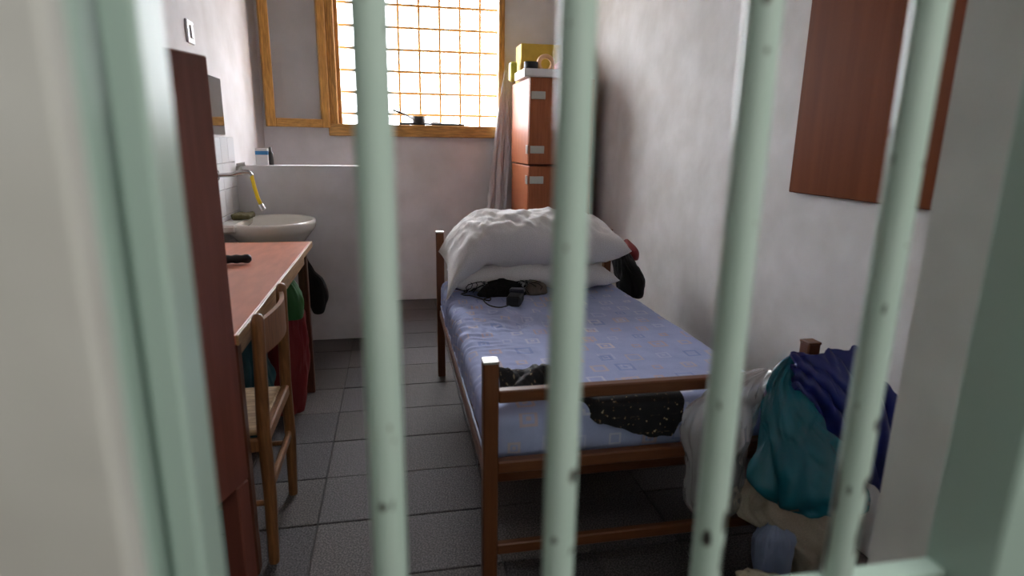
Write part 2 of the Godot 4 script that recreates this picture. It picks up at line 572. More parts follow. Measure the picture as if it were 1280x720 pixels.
func shell():
	var V := func(x, y, z): return Vector3(x, y, z)
	# walls
	structure("wall_left", boxst(V.call(LX - 0.2, 0, BZ - 0.3), V.call(LX, CEIL, FZ), 0.001), M.plaster, "white plaster left wall of the cell", "wall")
	structure("wall_right", boxst(V.call(RX, 0, BZ - 0.3), V.call(RX + 0.2, CEIL, FZ), 0.001), M.plaster_side, "white plaster right wall beside the bed", "wall")
	var st := new_st()
	bb(st, V.call(LX, 0, BZ - 0.3), V.call(RX, 1.40, BZ), 0.001)
	bb(st, V.call(LX, 2.62, BZ - 0.3), V.call(RX, CEIL, BZ), 0.001)
	bb(st, V.call(LX, 1.40, BZ - 0.3), V.call(-0.44, 2.62, BZ), 0.001)
	bb(st, V.call(0.88, 1.40, BZ - 0.3), V.call(RX, 2.62, BZ), 0.001)
	structure("wall_back", st, M.plaster, "white back wall with the barred window", "wall")
	structure("wall_partition", boxst(V.call(LX, 0, -4.15), V.call(-0.106, 1.155, -4.03), 0.004), M.plaster, "low white partition wall behind the washbasin", "wall")
	# the front wall with the gate's opening; its plaster laps over the frame on the left
	st = new_st()
	bb(st, V.call(-3.0, 0, FZ), V.call(-0.27, CEIL, -0.27), 0.001)
	bb(st, V.call(-3.0, 0, -0.27), V.call(-0.118, CEIL, -0.252), 0.002)
	bb(st, V.call(0.768, 0, FZ), V.call(3.0, CEIL, -0.252), 0.006)
	bb(st, V.call(-0.27, 2.3, FZ), V.call(0.768, CEIL, -0.252), 0.004)
	structure("wall_front", st, M.reveal, "white front wall with the deep reveal of the gate", "wall")
	structure("ceiling", boxst(V.call(-3.2, CEIL, BZ - 0.3), V.call(3.2, CEIL + 0.2, 2.4), 0.001), M.plaster, "white plaster ceiling over cell and corridor", "ceiling")
	structure("wall_corridor_left", boxst(V.call(-3.2, 0, FZ), V.call(-3.0, CEIL, 2.4), 0.001), M.corridor, "white end wall of the corridor to the left", "wall")
	structure("wall_corridor_right", boxst(V.call(3.0, 0, FZ), V.call(3.2, CEIL, 2.4), 0.001), M.corridor, "white end wall of the corridor to the right", "wall")
	structure("wall_corridor_back", boxst(V.call(-3.0, 0, 2.2), V.call(3.0, CEIL, 2.4), 0.001), M.corridor, "white corridor wall facing the cell", "wall")
	structure("ground", boxst(V.call(-30, -0.5, -60), V.call(30, -0.3, BZ - 0.31), 0.001), M.concrete, "pale concrete yard outside the window", "ground")
	# floor: dark bed with square grey tiles, joints recessed
	var fl := structure("floor", boxst(V.call(-3.2, -0.2, BZ - 0.3), V.call(3.2, -0.006, 2.4), 0.001), M.grout, "dark grey speckled stone tile floor of the cell", "floor")
	var rng := RandomNumberGenerator.new()
	rng.seed = 8
	var pitch := 0.305
	var tile := new_st()
	cbox(tile, Vector3.ZERO, Vector3(pitch - 0.004, 0.02, pitch - 0.004), 0.0025)
	var tm := mesh_of(tile)
	for i in range(-3, 6):
		for j in range(-11, 3):
			var x := -0.2995 + pitch * (i + 0.5)
			var z := -1.645 + pitch * (j + 0.5)
			if x - 0.15 < LX - 0.13 or x + 0.15 > RX + 0.2 or z > FZ + 0.2: continue
			var o := MeshInstance3D.new()
			o.mesh = tm
			o.material_override = M.tiles[rng.randi() % 4]
			o.name = "tile"
			fl.add_child(o, true)
			o.position = Vector3(x, -0.010 + rng.randf_range(-0.0012, 0.0012), z)
			o.rotation = Vector3(rng.randf_range(-0.003, 0.003), 0, rng.randf_range(-0.003, 0.003))

func window():
	var w := thing("window_1", "pale varnished wooden window in the back wall, its left sash swung open", "window", Vector3(0.22, 1.345, BZ), "", "structure")
	# fixed frame
	for e in [[-0.475, -0.40], [0.853, 0.90]]:
		part("stile", boxst(Vector3(e[0], 1.345, BZ - 0.05), Vector3(e[1], 2.70, BZ + 0.035), 0.005), M.pine, w)
	part("sill_rail", boxst(Vector3(-0.475, 1.345, BZ - 0.06), Vector3(0.90, 1.438, BZ + 0.045), 0.006), M.pine_x, w)
	part("head_rail", boxst(Vector3(-0.475, 2.60, BZ - 0.05), Vector3(0.90, 2.70, BZ + 0.035), 0.005), M.pine_x, w)
	part("inner_stop", boxst(Vector3(-0.40, 1.438, BZ - 0.05), Vector3(-0.372, 2.60, BZ - 0.005), 0.004), M.pine, w)
	part("window_sill", boxst(Vector3(-0.42, 1.38, BZ - 0.29), Vector3(0.86, 1.425, BZ - 0.06), 0.004), M.concrete, w)
	# open sash, hinged on the left stile
	var a := Vector3(-0.467, 0, BZ + 0.045)
	var b := Vector3(-0.893, 0, -4.785)
	var along := (b - a).normalized()
	var width := (b - a).length()
	var bas := Basis(along, Vector3.UP, along.cross(Vector3.UP))
	var y0 := 1.404
	var y1 := 2.62
	var sash := Node3D.new()
	sash.name = "open_sash"
	w.add_child(sash)
	sash.position = Vector3(a.x, y0, a.z) - w.position
	var bar := func(x0: float, x1: float, ya: float, yb: float, m: Material, called: String, th := 0.042):
		var st := new_st()
		cbox(st, a + along * ((x0 + x1) * 0.5) + Vector3(0, (ya + yb) * 0.5, 0), Vector3(x1 - x0, yb - ya, th), 0.005, bas)
		part(called, st, m, sash)
	bar.call(0.0, 0.06, y0, y1, M.pine, "stile")
	bar.call(width - 0.065, width, y0, y1, M.pine, "stile")
	bar.call(0.06, width - 0.065, y0, y0 + 0.062, M.pine_x, "rail")
	bar.call(0.06, width - 0.065, y1 - 0.06, y1, M.pine_x, "rail")
	bar.call(0.05, width - 0.055, y0 + 0.05, y1 - 0.05, M.glass, "pane", 0.005)
	# iron grille outside
	var g := thing("window_grille", "thin rusty iron grid outside the bright window", "grille", Vector3(0.22, 1.42, -5.22))
	for k in 8:
		var x := 0.077 + 0.1645 * (k - 3)
		if x < -0.42 or x > 0.87: continue
		var st := new_st()
		tube(st, [Vector3(x, 1.40, -5.22), Vector3(x, 2.62, -5.22)], 0.0115, 8)
		part("vertical_bar", st, M.iron, g)
	for k in 7:
		var y := 1.525 + 0.166 * k
		var st := new_st()
		tube(st, [Vector3(-0.44, y, -5.208), Vector3(0.88, y, -5.208)], 0.0115, 8)
		part("cross_bar", st, M.iron, g)

func gate():
	var g := thing("barred_gate", "pale green steel cell gate with round vertical bars, paint chipped", "gate", Vector3(0.18, 0, -0.4))
	for k in 4:
		var x := -0.011 + 0.131 * k
		var st := new_st()
		var pts := []
		for i in 13: pts.append(Vector3(0, 0.06 + 2.14 * i / 12.0, 0))
		tube(st, pts, 0.0125, 24, true, 2.14)
		var o := part("bar", st, M.bars[k], g)
		o.position = Vector3(x, 0, -0.4) - g.position
	part("stile", boxst(Vector3(-0.1495, 0.02, -0.415), Vector3(-0.1295, 2.25, -0.37), 0.003), M.green, g)
	part("stile", boxst(Vector3(0.49, 0.02, -0.415), Vector3(0.53, 2.25, -0.350), 0.003), M.green, g)
	part("rail", boxst(Vector3(-0.13, 0.905, -0.411), Vector3(0.49, 0.9415, -0.389), 0.002), M.green, g)
	part("rail", boxst(Vector3(-0.13, 0.03, -0.411), Vector3(0.49, 0.07, -0.389), 0.002), M.green, g)
	part("rail", boxst(Vector3(-0.13, 2.19, -0.411), Vector3(0.49, 2.24, -0.389), 0.002), M.green, g)
	var st2 := new_st()
	bb(st2, Vector3(-0.27, 0, -0.43), Vector3(-0.1535, 2.3, -0.355), 0.003)
	bb(st2, Vector3(0.534, 0, -0.43), Vector3(0.768, 2.3, -0.355), 0.003)
	bb(st2, Vector3(-0.27, 2.255, -0.43), Vector3(0.768, 2.3, -0.355), 0.003)
	structure("trim_1", st2, M.green, "pale green steel door frame around the gate", "door frame")

func bed():
	var b := thing("bed_frame", "brown painted steel single bed frame with rails at the foot", "bed", Vector3(0.72, 0, -2.39))
	var p := func(lo, hi, called, m, bev := 0.004): return part(called, boxst(lo, hi, bev), m, b)
	var x0 := 0.2195
	var x1 := 1.187
	for e in [[x0, -1.52, 0.748], [x1, -1.52, 0.752], [x0, -3.29, 0.836], [x1, -3.29, 0.836]]:
		var post = p.call(Vector3(e[0], 0.0, e[1]), Vector3(e[0] + 0.042, e[2], e[1] + 0.042), "post", M.brown_y)
		part("post_cap", boxst(Vector3(e[0] - 0.001, e[2] - 0.004, e[1] - 0.001), Vector3(e[0] + 0.043, e[2] + 0.004, e[1] + 0.043), 0.002), M.steel if e[0] == x0 else M.brown_y, post)
	var a := x0 + 0.042
	p.call(Vector3(a, 0.628, -1.515), Vector3(x1, 0.664, -1.484), "foot_rail", M.brown_x)
	p.call(Vector3(a, 0.415, -1.515), Vector3(x1, 0.452, -1.484), "foot_rail", M.brown_x)
	p.call(Vector3(a, 0.150, -1.512), Vector3(x1, 0.185, -1.488), "foot_rail", M.brown_x)
	p.call(Vector3(a, 0.70, -3.28), Vector3(x1, 0.74, -3.255), "head_rail", M.brown_x)
	p.call(Vector3(a, 0.42, -3.28), Vector3(x1, 0.46, -3.255), "head_rail", M.brown_x)
	p.call(Vector3(x0 + 0.012, 0.362, -3.25), Vector3(x0 + 0.038, 0.398, -1.52), "side_rail", M.brown_z)
	p.call(Vector3(x1 + 0.004, 0.362, -3.25), Vector3(x1 + 0.03, 0.398, -1.52), "side_rail", M.brown_z)
	p.call(Vector3(a - 0.008, 0.335, -1.60), Vector3(x1 + 0.008, 0.396, -1.57), "cross_rail", M.brown_x)
	for k in 12:
		var z := -3.2 + 0.145 * k
		p.call(Vector3(x0 + 0.03, 0.398, z), Vector3(x1 + 0.012, 0.408, z + 0.09), "slat", M.brown_x, 0.002)

func bedding():
	# mattress in its printed blue cover
	var n := noise3(101, 3.0, 3)
	var n2 := noise3(103, 1.0, 2)
	var disp := func(w: Vector3, nn: Vector3) -> float:
		var left: float = clamp((0.62 - w.x) / 0.36, 0.0, 1.0)
		var head: float = clamp((-2.0 - w.z) / 0.7, 0.0, 1.0)
		# gathers running in from the left edge
		var g := sin(w.z * 100.0 + 9.0 * n.get_noise_2d(w.x * 1.5, w.z) + w.x * 9.0 + 2.0 * w.y)
		var env_ := 0.5 + 0.5 * n.get_noise_2d(w.z * 2.2, w.x * 0.8 + 7.0)
		var d := 0.0095 * g * left * (0.25 + 0.75 * head) * env_ * 1.6
		var mid: float = exp(-pow((w.x - 0.58) / 0.2, 2.0) - pow((w.z + 2.52) / 0.28, 2.0))
		d += mid * 0.018 * (n.get_noise_2d(w.x * 3.0 + 3.0, w.z * 1.6) + 0.3 * sin(w.x * 60.0 + w.z * 35.0))
		d += 0.006 * n2.get_noise_3dv(w) + 0.003 * n.get_noise_3dv(w * 2.0)
		return d
	var st := new_st()
	soft_box(st, Vector3(0.71, 0.4935, -2.385), Vector3(0.945, 0.163, 1.69), 0.045, 0.010, disp, 1.05)
	var mt := thing("mattress", "mattress in a blue cover printed with small hollow squares", "mattress", Vector3(0.715, 0.416, -2.385))
	part("cover", st, M.sheet, mt)
	st = new_st()
	var pts := []
	for i in 41:
		var z := -3.2 + 1.64 * i / 40.0
		pts.append(Vector3(0.2355 + 0.002 * n.get_noise_1d(z * 6), 0.436 + 0.004 * n.get_noise_1d(z * 4), z))
	tube(st, pts, 0.0035, 6)
	part("piping", st, M.paleblue, mt)

	st = new_st()
	pillow(st, Vector3(0.70, 0.664, -3.04), 0.43, 0.195, 0.075, 201, func(q, u, v): return q + Vector3(0, -0.03 * u * u, 0))
	single("pillow", st, M.linen, "lower white pillow squashed under the big pillow on the bed", "pillow", "pillows on the bed")
	st = new_st()
	pillow(st, Vector3(0.675, 0.822, -3.025), 0.50, 0.205, 0.118, 211, func(q: Vector3, u, v):
		var l: float = max(0.0, -u - 0.45)
		var f: float = max(0.0, v)
		return q + Vector3(0.10 * l, -0.52 * l * l * (0.8 + 0.6 * f) + 0.02 * (1.0 - u * u), 0.10 * l * f)
	, Basis(Vector3.RIGHT, 0.16))
	single("pillow", st, M.linen, "large white pillow on top of the pile at the bed's head", "pillow", "pillows on the bed")

func wardrobe():
	var corner := Vector3(-0.392, 0, -1.5)
	var t := thing("wardrobe", "tall dark red-brown wardrobe on legs beside the gate", "wardrobe", Vector3(-0.392, 0, -1.5))
	t.rotation.y = -0.335    # local +z runs towards the gate, -x into the wall
	var L := 0.70
	var D := 0.28
	var add := func(called, lo, hi, m, par = null):
		var o := MeshInstance3D.new()
		o.mesh = mesh_of(boxst(lo, hi, 0.003))
		o.material_override = m
		o.name = called
		(par if par else t).add_child(o, true)
		return o
	add.call("body", Vector3(-D, 0.46, 0.0), Vector3(-0.018, 1.49, L), M.wardrobe)
	var d0 = add.call("door", Vector3(-0.017, 0.462, 0.0), Vector3(0.0, 1.493, L * 0.5 - 0.002), M.wardrobe)
	var d1 = add.call("door", Vector3(-0.017, 0.462, L * 0.5 + 0.002), Vector3(0.0, 1.493, L), M.wardrobe)
	add.call("knob", Vector3(0.0, 0.95, L * 0.5 + 0.03), Vector3(0.02, 0.98, L * 0.5 + 0.05), M.steel, d1)
	for e in [[0.0, 0.0], [0.0, L - 0.05], [-D + 0.05, 0.0], [-D + 0.05, L - 0.05]]:
		add.call("leg", Vector3(e[0] - 0.05, 0.0, e[1]), Vector3(e[0] - 0.001, 0.46, e[1] + 0.05), M.wardrobe)

func table():
	var t := thing("table", "long wooden table with pinkish laminate top along the left wall", "table", Vector3(-0.69, 0, -2.43))
	var z0 := -3.235
	var z1 := -1.66
	var xr := -0.425
	part("tabletop", boxst(Vector3(LX + 0.01, 0.772, z0), Vector3(xr - 0.008, 0.80, z1), 0.002), M.laminate, t)
	part("edge_strip", boxst(Vector3(xr - 0.008, 0.770, z0), Vector3(xr, 0.801, z1), 0.002), M.edge_wood, t, "pale wooden edge strip")
	part("edge_strip", boxst(Vector3(LX + 0.01, 0.770, z0 - 0.008), Vector3(xr, 0.801, z0), 0.002), M.edge_wood, t, "pale wooden edge strip")
	part("apron", boxst(Vector3(xr - 0.05, 0.70, z0 + 0.05), Vector3(xr - 0.03, 0.77, z1 - 0.05), 0.002), M.edge_wood, t)
	part("apron", boxst(Vector3(LX + 0.05, 0.70, z0 + 0.05), Vector3(xr - 0.05, 0.77, z0 + 0.07), 0.002), M.edge_wood, t)
	for e in [[xr - 0.065, z0 + 0.06], [xr - 0.065, z1 - 0.10], [LX + 0.02, z0 + 0.06], [LX + 0.02, z1 - 0.10]]:
		part("leg", boxst(Vector3(e[0], 0.0, e[1]), Vector3(e[0] + 0.045, 0.77, e[1] + 0.045), 0.004), M.table_leg, t)

func chair():
	var t := thing("chair", "brown wooden chair with a pale seat tucked under the table", "chair", Vector3(-0.59, 0, -1.97))
	var xb := -0.405
	var xf := -0.77
	var zn := -1.775
	var zf := -2.165
	for z in [zn, zf]:
		var st := new_st()
		var prof := [Vector3(xb - 0.008, 0.0, z), Vector3(xb - 0.002, 0.25, z), Vector3(xb - 0.004, 0.46, z), Vector3(xb + 0.002, 0.65, z), Vector3(xb + 0.006, 0.80, z), Vector3(xb + 0.007, 0.815, z), Vector3(xb + 0.007, 0.824, z), Vector3(xb + 0.007, 0.827, z)]
		tube(st, prof, [0.016, 0.0195, 0.02, 0.019, 0.0185, 0.0165, 0.011, 0.002], 14)
		part("back_post", st, M.chair, t)
		st = new_st()
		tube(st, [Vector3(xf, 0.0, z), Vector3(xf, 0.25, z), Vector3(xf, 0.44, z)], [0.015, 0.018, 0.018], 14)
		part("leg", st, M.chair, t)
	# curved top slat
	var st2 := new_st()
	cloth(st2, func(u: float, v: float):
		var b: float = sin(u * PI)
		return Vector3(xb + 0.006 + 0.028 * b, lerp(0.695, 0.80 + 0.006 * b, v), lerp(zn - 0.01, zf + 0.01, u)), 14, 4, 0.014)
	part("backrest", st2, M.chair, t)
	# seat
	part("seat", boxst(Vector3(xf - 0.015, 0.434, zf + 0.018), Vector3(xb - 0.016, 0.452, zn - 0.018), 0.006), M.chair_seat, t)
	for z in [zn, zf]:
		part("seat_rail", boxst(Vector3(xf + 0.01, 0.392, z - 0.011), Vector3(xb - 0.01, 0.434, z + 0.011), 0.004), M.chair, t)
		var st := new_st()
		tube(st, [Vector3(xf, 0.21, z), Vector3(xb - 0.005, 0.215, z)], 0.0095, 10)
		part("stretcher", st, M.chair, t)
	part("seat_rail", boxst(Vector3(xf - 0.011, 0.392, zf + 0.01), Vector3(xf + 0.011, 0.434, zn - 0.01), 0.004), M.chair, t)
	part("seat_rail", boxst(Vector3(xb - 0.017, 0.41, zf + 0.01), Vector3(xb + 0.009, 0.452, zn - 0.01), 0.005), M.chair, t)
	for e in [[xb - 0.004, 0.255], [xf, 0.30]]:
		part("stretcher", boxst(Vector3(e[0] - 0.009, e[1] - 0.016, zf + 0.01), Vector3(e[0] + 0.009, e[1] + 0.016, zn - 0.01), 0.005), M.chair, t)

func washing_corner():
	# tiled splashback on the left wall
	var sb := thing("splashback", "white ceramic tiles on the left wall behind the washbasin", "tiles", Vector3(LX, 0.80, -3.7))
	part("bedding", boxst(Vector3(LX, 0.735, -4.028), Vector3(LX + 0.006, 1.325, -3.27), 0.001), M.tile_joint, sb)
	for i in 5:
		for j in 4:
			part("tile", boxst(Vector3(LX + 0.003, 0.737 + 0.147 * j, -4.026 + 0.151 * i), Vector3(LX + 0.011, 0.737 + 0.147 * j + 0.144, -4.026 + 0.151 * i + 0.148), 0.002), M.tile_white, sb)
	# basin
	var c := Vector3(-0.70, 0.862, -3.68)
	var w := thing("washbasin", "oval white ceramic washbasin below the yellow hose", "sink", c)
	var st := new_st()
	var prof := [Vector2(0.02, -0.20), Vector2(0.45, -0.19), Vector2(0.72, -0.13), Vector2(0.93, -0.065), Vector2(0.99, -0.045), Vector2(1.0, -0.02), Vector2(0.99, -0.004), Vector2(0.96, 0.0), Vector2(0.90, -0.004), Vector2(0.84, -0.02), Vector2(0.74, -0.07), Vector2(0.55, -0.115), Vector2(0.25, -0.132), Vector2(0.03, -0.135)]
	lathe(st, prof, c, 48, 0.245, 0.285)
	part("bowl", st, M.ceramic, w)
	st = new_st()
	bb(st, Vector3(LX + 0.012, c.y - 0.05, c.z - 0.24), Vector3(-0.84, c.y - 0.001, c.z + 0.24), 0.012)
	part("back_ledge", st, M.ceramic, w)
	st = new_st()
	lathe(st, [Vector2(0.02, -0.132), Vector2(0.022, -0.128), Vector2(0.001, -0.127)], c, 16)
	part("drain", st, M.chrome, w)
	# tap with a length of yellow hose
	var f := thing("wall_tap", "chrome wall tap carrying a short yellow hose over the basin", "tap", Vector3(LX, 1.12, -3.6))
	st = new_st()
	tube(st, [Vector3(LX + 0.011, 1.118, -3.59), Vector3(LX + 0.02, 1.118, -3.59)], 0.028, 16)
	part("flange", st, M.chrome, f)
	st = new_st()
	tube(st, [Vector3(LX + 0.02, 1.118, -3.59), Vector3(-0.87, 1.122, -3.60), Vector3(-0.82, 1.135, -3.61), Vector3(-0.79, 1.135, -3.62), Vector3(-0.775, 1.115, -3.622)], [0.012, 0.012, 0.016, 0.013, 0.013], 12)
	part("spout", st, M.chrome, f)
	st = new_st()
	tube(st, [Vector3(-0.825, 1.135, -3.61), Vector3(-0.825, 1.17, -3.61)], [0.008, 0.008], 10)
	tube(st, [Vector3(-0.845, 1.172, -3.61), Vector3(-0.80, 1.180, -3.61)], 0.011, 10)
	part("handle", st, M.steel, f)
	st = new_st()
	tube(st, [Vector3(-0.776, 1.118, -3.622), Vector3(-0.765, 1.05, -3.62), Vector3(-0.752, 0.99, -3.62), Vector3(-0.735, 0.945, -3.618)], 0.0105, 12)
	var h := part("hose", st, M.yellow, f, "yellow plastic hose")
	st = new_st()
	tube(st, [Vector3(-0.742, 0.955, -3.618), Vector3(-0.725, 0.925, -3.616)], 0.0155, 12)
	part("nozzle", st, M.chrome, h)
	# scouring pad on the ledge
	st = new_st()
	var n := noise3(7, 25.0, 2)
	soft_box(st, Vector3(-0.865, 0.878, -3.74), Vector3(0.10, 0.03, 0.16), 0.012, 0.008, func(wv, nn): return 0.006 * n.get_noise_3dv(wv))
	single("scouring_pad", st, M.olive, "olive brown scouring pad on the edge of the washbasin", "sponge")
	# mirror
	var m := thing("mirror", "small frameless mirror on the left wall over the tiles", "mirror", Vector3(LX, 1.335, -3.6))
	part("backing", boxst(Vector3(LX, 1.335, -3.86), Vector3(LX + 0.006, 1.645, -3.42), 0.001), M.dark_metal, m)
	part("mirror_glass", boxst(Vector3(LX + 0.006, 1.335, -3.86), Vector3(LX + 0.010, 1.645, -3.42), 0.001), M.mirror, m)
	# carton and bottle on the partition
	var b := thing("soap_carton", "small white and blue carton standing on the partition wall", "carton", Vector3(-0.80, 1.155, -4.09))
	part("box", boxst(Vector3(-0.84, 1.155, -4.115), Vector3(-0.768, 1.258, -4.075), 0.002), M.white_plastic, b)
	part("band", boxst(Vector3(-0.8405, 1.218, -4.1155), Vector3(-0.7675, 1.242, -4.0745), 0.001), M.blue_print, b, "blue printed band")
	st = new_st()
	lathe(st, [Vector2(0.001, 0.0), Vector2(0.016, 0.0), Vector2(0.017, 0.005), Vector2(0.017, 0.07), Vector2(0.008, 0.085), Vector2(0.008, 0.11), Vector2(0.001, 0.111)], Vector3(-0.758, 1.155, -4.12), 16)
	single("small_bottle", st, M.dark_metal, "small dark bottle behind the carton on the partition", "bottle")

func locker():
	var x0 := 0.935
	var x1 := 1.40
	var zf := -4.2
	var zb := -4.82
	var t := thing("locker", "brown wooden locker in two units behind the bed's head", "cabinet", Vector3(1.17, 0, -4.5))
	part("lower_unit", boxst(Vector3(x0 + 0.004, 0.0, zb), Vector3(x1, 1.155, zf - 0.02), 0.004), M.locker, t)
	part("upper_unit", boxst(Vector3(x0, 1.163, zb), Vector3(x1, 1.752, zf - 0.02), 0.006), M.locker, t)
	var dl := part("door", boxst(Vector3(x0 + 0.006, 0.02, zf - 0.018), Vector3(x1 - 0.002, 1.150, zf), 0.004), M.locker, t)
	var du := part("door", boxst(Vector3(x0 + 0.002, 1.168, zf - 0.018), Vector3(x1 - 0.002, 1.748, zf), 0.004), M.locker, t)
	for e in [[1.632, du], [1.268, du], [1.058, dl]]:
		part("hasp", boxst(Vector3(x0 + 0.012, e[0] - 0.026, zf), Vector3(x0 + 0.112, e[0] + 0.026, zf + 0.005), 0.002), M.steel, e[1], "pale steel hasp")
	for y in [1.268, 1.058]:
		part("hinge_plate", boxst(Vector3(x0 - 0.006, y - 0.03, zf - 0.07), Vector3(x0 - 0.0005, y + 0.03, zf - 0.015), 0.001), M.steel, t)
	# on top of it
	var y := 1.753
	var tr := thing("plastic_tray", "shallow white plastic tray on top of the locker", "tray", Vector3(1.14, y, -4.36))
	var st := new_st()
	bb(st, Vector3(0.90, y, -4.56), Vector3(1.38, y + 0.008, -4.22), 0.002)
	part("tray_bottom", st, M.white_plastic, tr)
	part("rim", boxst(Vector3(0.90, y + 0.008, -4.23), Vector3(1.38, y + 0.055, -4.22), 0.003), M.white_plastic, tr)
	part("rim", boxst(Vector3(0.90, y + 0.008, -4.56), Vector3(1.38, y + 0.055, -4.55), 0.003), M.white_plastic, tr)
	part("rim", boxst(Vector3(0.90, y + 0.008, -4.55), Vector3(0.91, y + 0.055, -4.23), 0.003), M.white_plastic, tr)
	part("rim", boxst(Vector3(1.37, y + 0.008, -4.55), Vector3(1.38, y + 0.055, -4.23), 0.003), M.white_plastic, tr)
	single("cardboard_box", boxst(Vector3(0.955, y, -4.80), Vector3(1.33, y + 0.27, -4.60), 0.004), M.yellow_card, "yellow cardboard box standing behind the tray on the locker", "box")
	st = new_st()
	lathe(st, [Vector2(0.001, 0.0), Vector2(0.045, 0.0), Vector2(0.05, 0.10), Vector2(0.046, 0.10), Vector2(0.042, 0.01), Vector2(0.001, 0.008)], Vector3(0.97, y + 0.008, -4.33), 20)
	single("dark_cup", st, M.black, "black cup in the tray on the locker", "cup")
	st = new_st()
	var ring := []
	for i in 25:
		var a := TAU * i / 24.0
		ring.append(Vector3(1.075 + 0.05 * cos(a), y + 0.10 + 0.05 * sin(a), -4.33))
	tube(st, ring, 0.016, 10, false)
	single("peach_ring", st, M.peach, "peach coloured ring standing in the tray on the locker", "ring")
	st = new_st()
	lathe(st, [Vector2(0.001, 0.0), Vector2(0.05, 0.004), Vector2(0.075, 0.04), Vector2(0.07, 0.09), Vector2(0.04, 0.115), Vector2(0.001, 0.12)], Vector3(1.22, y + 0.01, -4.36), 20)
	single("red_bowl", st, M.red_plastic, "red round plastic pot in the tray on the locker", "pot")
	st = new_st()
	soft_box(st, Vector3(0.905, y + 0.075, -4.66), Vector3(0.05, 0.14, 0.10), 0.02, 0.02, func(w, n): return 0.0)
	single("yellow_sponge", st, M.yellow_green, "yellow green sponge on the left edge of the locker", "sponge")
	# towel on a hook beside it
	var hk := thing("wall_hook", "small steel hook on the back wall next to the window", "hook", Vector3(0.905, 1.85, BZ))
	st = new_st()
	tube(st, [Vector3(0.905, 1.852, BZ + 0.001), Vector3(0.905, 1.848, BZ + 0.06), Vector3(0.905, 1.856, BZ + 0.085), Vector3(0.905, 1.868, BZ + 0.09)], 0.004, 8)
	part("peg", st, M.steel, hk)
	st = new_st()
	var n := noise3(61, 3.0, 2)
	cloth(st, func(u: float, v: float):
		var spread: float = pow(v, 0.85)
		var x: float = 0.905 + lerp(-0.012, 0.012, u) * (1.0 - spread) + lerp(-0.165, 0.095, u) * spread * 0.95
		var fold: float = sin(u * 19.0 + 1.5 * n.get_noise_2d(u, v * 1.2)) * 0.015 * (0.35 + 0.65 * v) + 0.02 * n.get_noise_2d(u * 3.0, v * 2.0)
		var yy: float = lerp(1.868, 0.76 + (0.32 * smoothstep(0.66, 0.74, u)), v) - 0.02 * abs(u - 0.5) * (1.0 - v)
		return Vector3(x, yy, BZ + 0.085 + fold + 0.01 * v), 40, 40, 0.008)
	single("towel", st, M.towel, "greyish white towel hanging by a point between window and locker", "towel")

func wall_pieces():
	# notice board on the right wall
	var t := thing("wall_board", "large brown wooden board fixed on the right wall above the bags", "board", Vector3(RX, 1.149, -1.6))
	part("panel", boxst(Vector3(RX - 0.022, 1.149, -2.066), Vector3(RX, 2.25, -1.10), 0.003), M.board, t)
	# switch on the left wall
	var s := thing("light_switch", "square white light switch high on the left wall", "switch", Vector3(LX, 1.77, -3.395))
	part("plate", boxst(Vector3(LX, 1.765, -3.445), Vector3(LX + 0.012, 1.875, -3.345), 0.004), M.white_plastic, s)
	part("rocker", boxst(Vector3(LX + 0.012, 1.790, -3.41), Vector3(LX + 0.019, 1.85, -3.38), 0.002), mat(s8(190, 188, 184), 0.4), s)
	# on the window sill
	var c := Vector3(0.217, 1.438, -5.03)
	var k := thing("small_pot", "small black coffee pot with a long handle on the window sill", "pot", c)
	var st := new_st()
	lathe(st, [Vector2(0.001, 0.0), Vector2(0.046, 0.0), Vector2(0.05, 0.004), Vector2(0.055, 0.068), Vector2(0.051, 0.068), Vector2(0.046, 0.006), Vector2(0.001, 0.005)], c, 24)
	part("body", st, M.black, k)
	st = new_st()
	tube(st, [c + Vector3(-0.05, 0.05, 0), c + Vector3(-0.12, 0.085, 0), c + Vector3(-0.20, 0.112, 0)], [0.007, 0.008, 0.010], 8)
	part("handle", st, M.black, k)
	single("wooden_block", boxst(Vector3(0.315, 1.438, -5.055), Vector3(0.40, 1.466, -5.0), 0.004), M.pine_x, "small wooden block beside the coffee pot on the sill", "block")
	st = new_st()
	tube(st, [Vector3(0.06, 1.447, -4.995), Vector3(0.25, 1.448, -4.99), Vector3(0.58, 1.446, -4.992)], 0.009, 8)
	single("dark_rod", st, M.dark_metal, "dark rod lying along the front of the window sill", "rod")

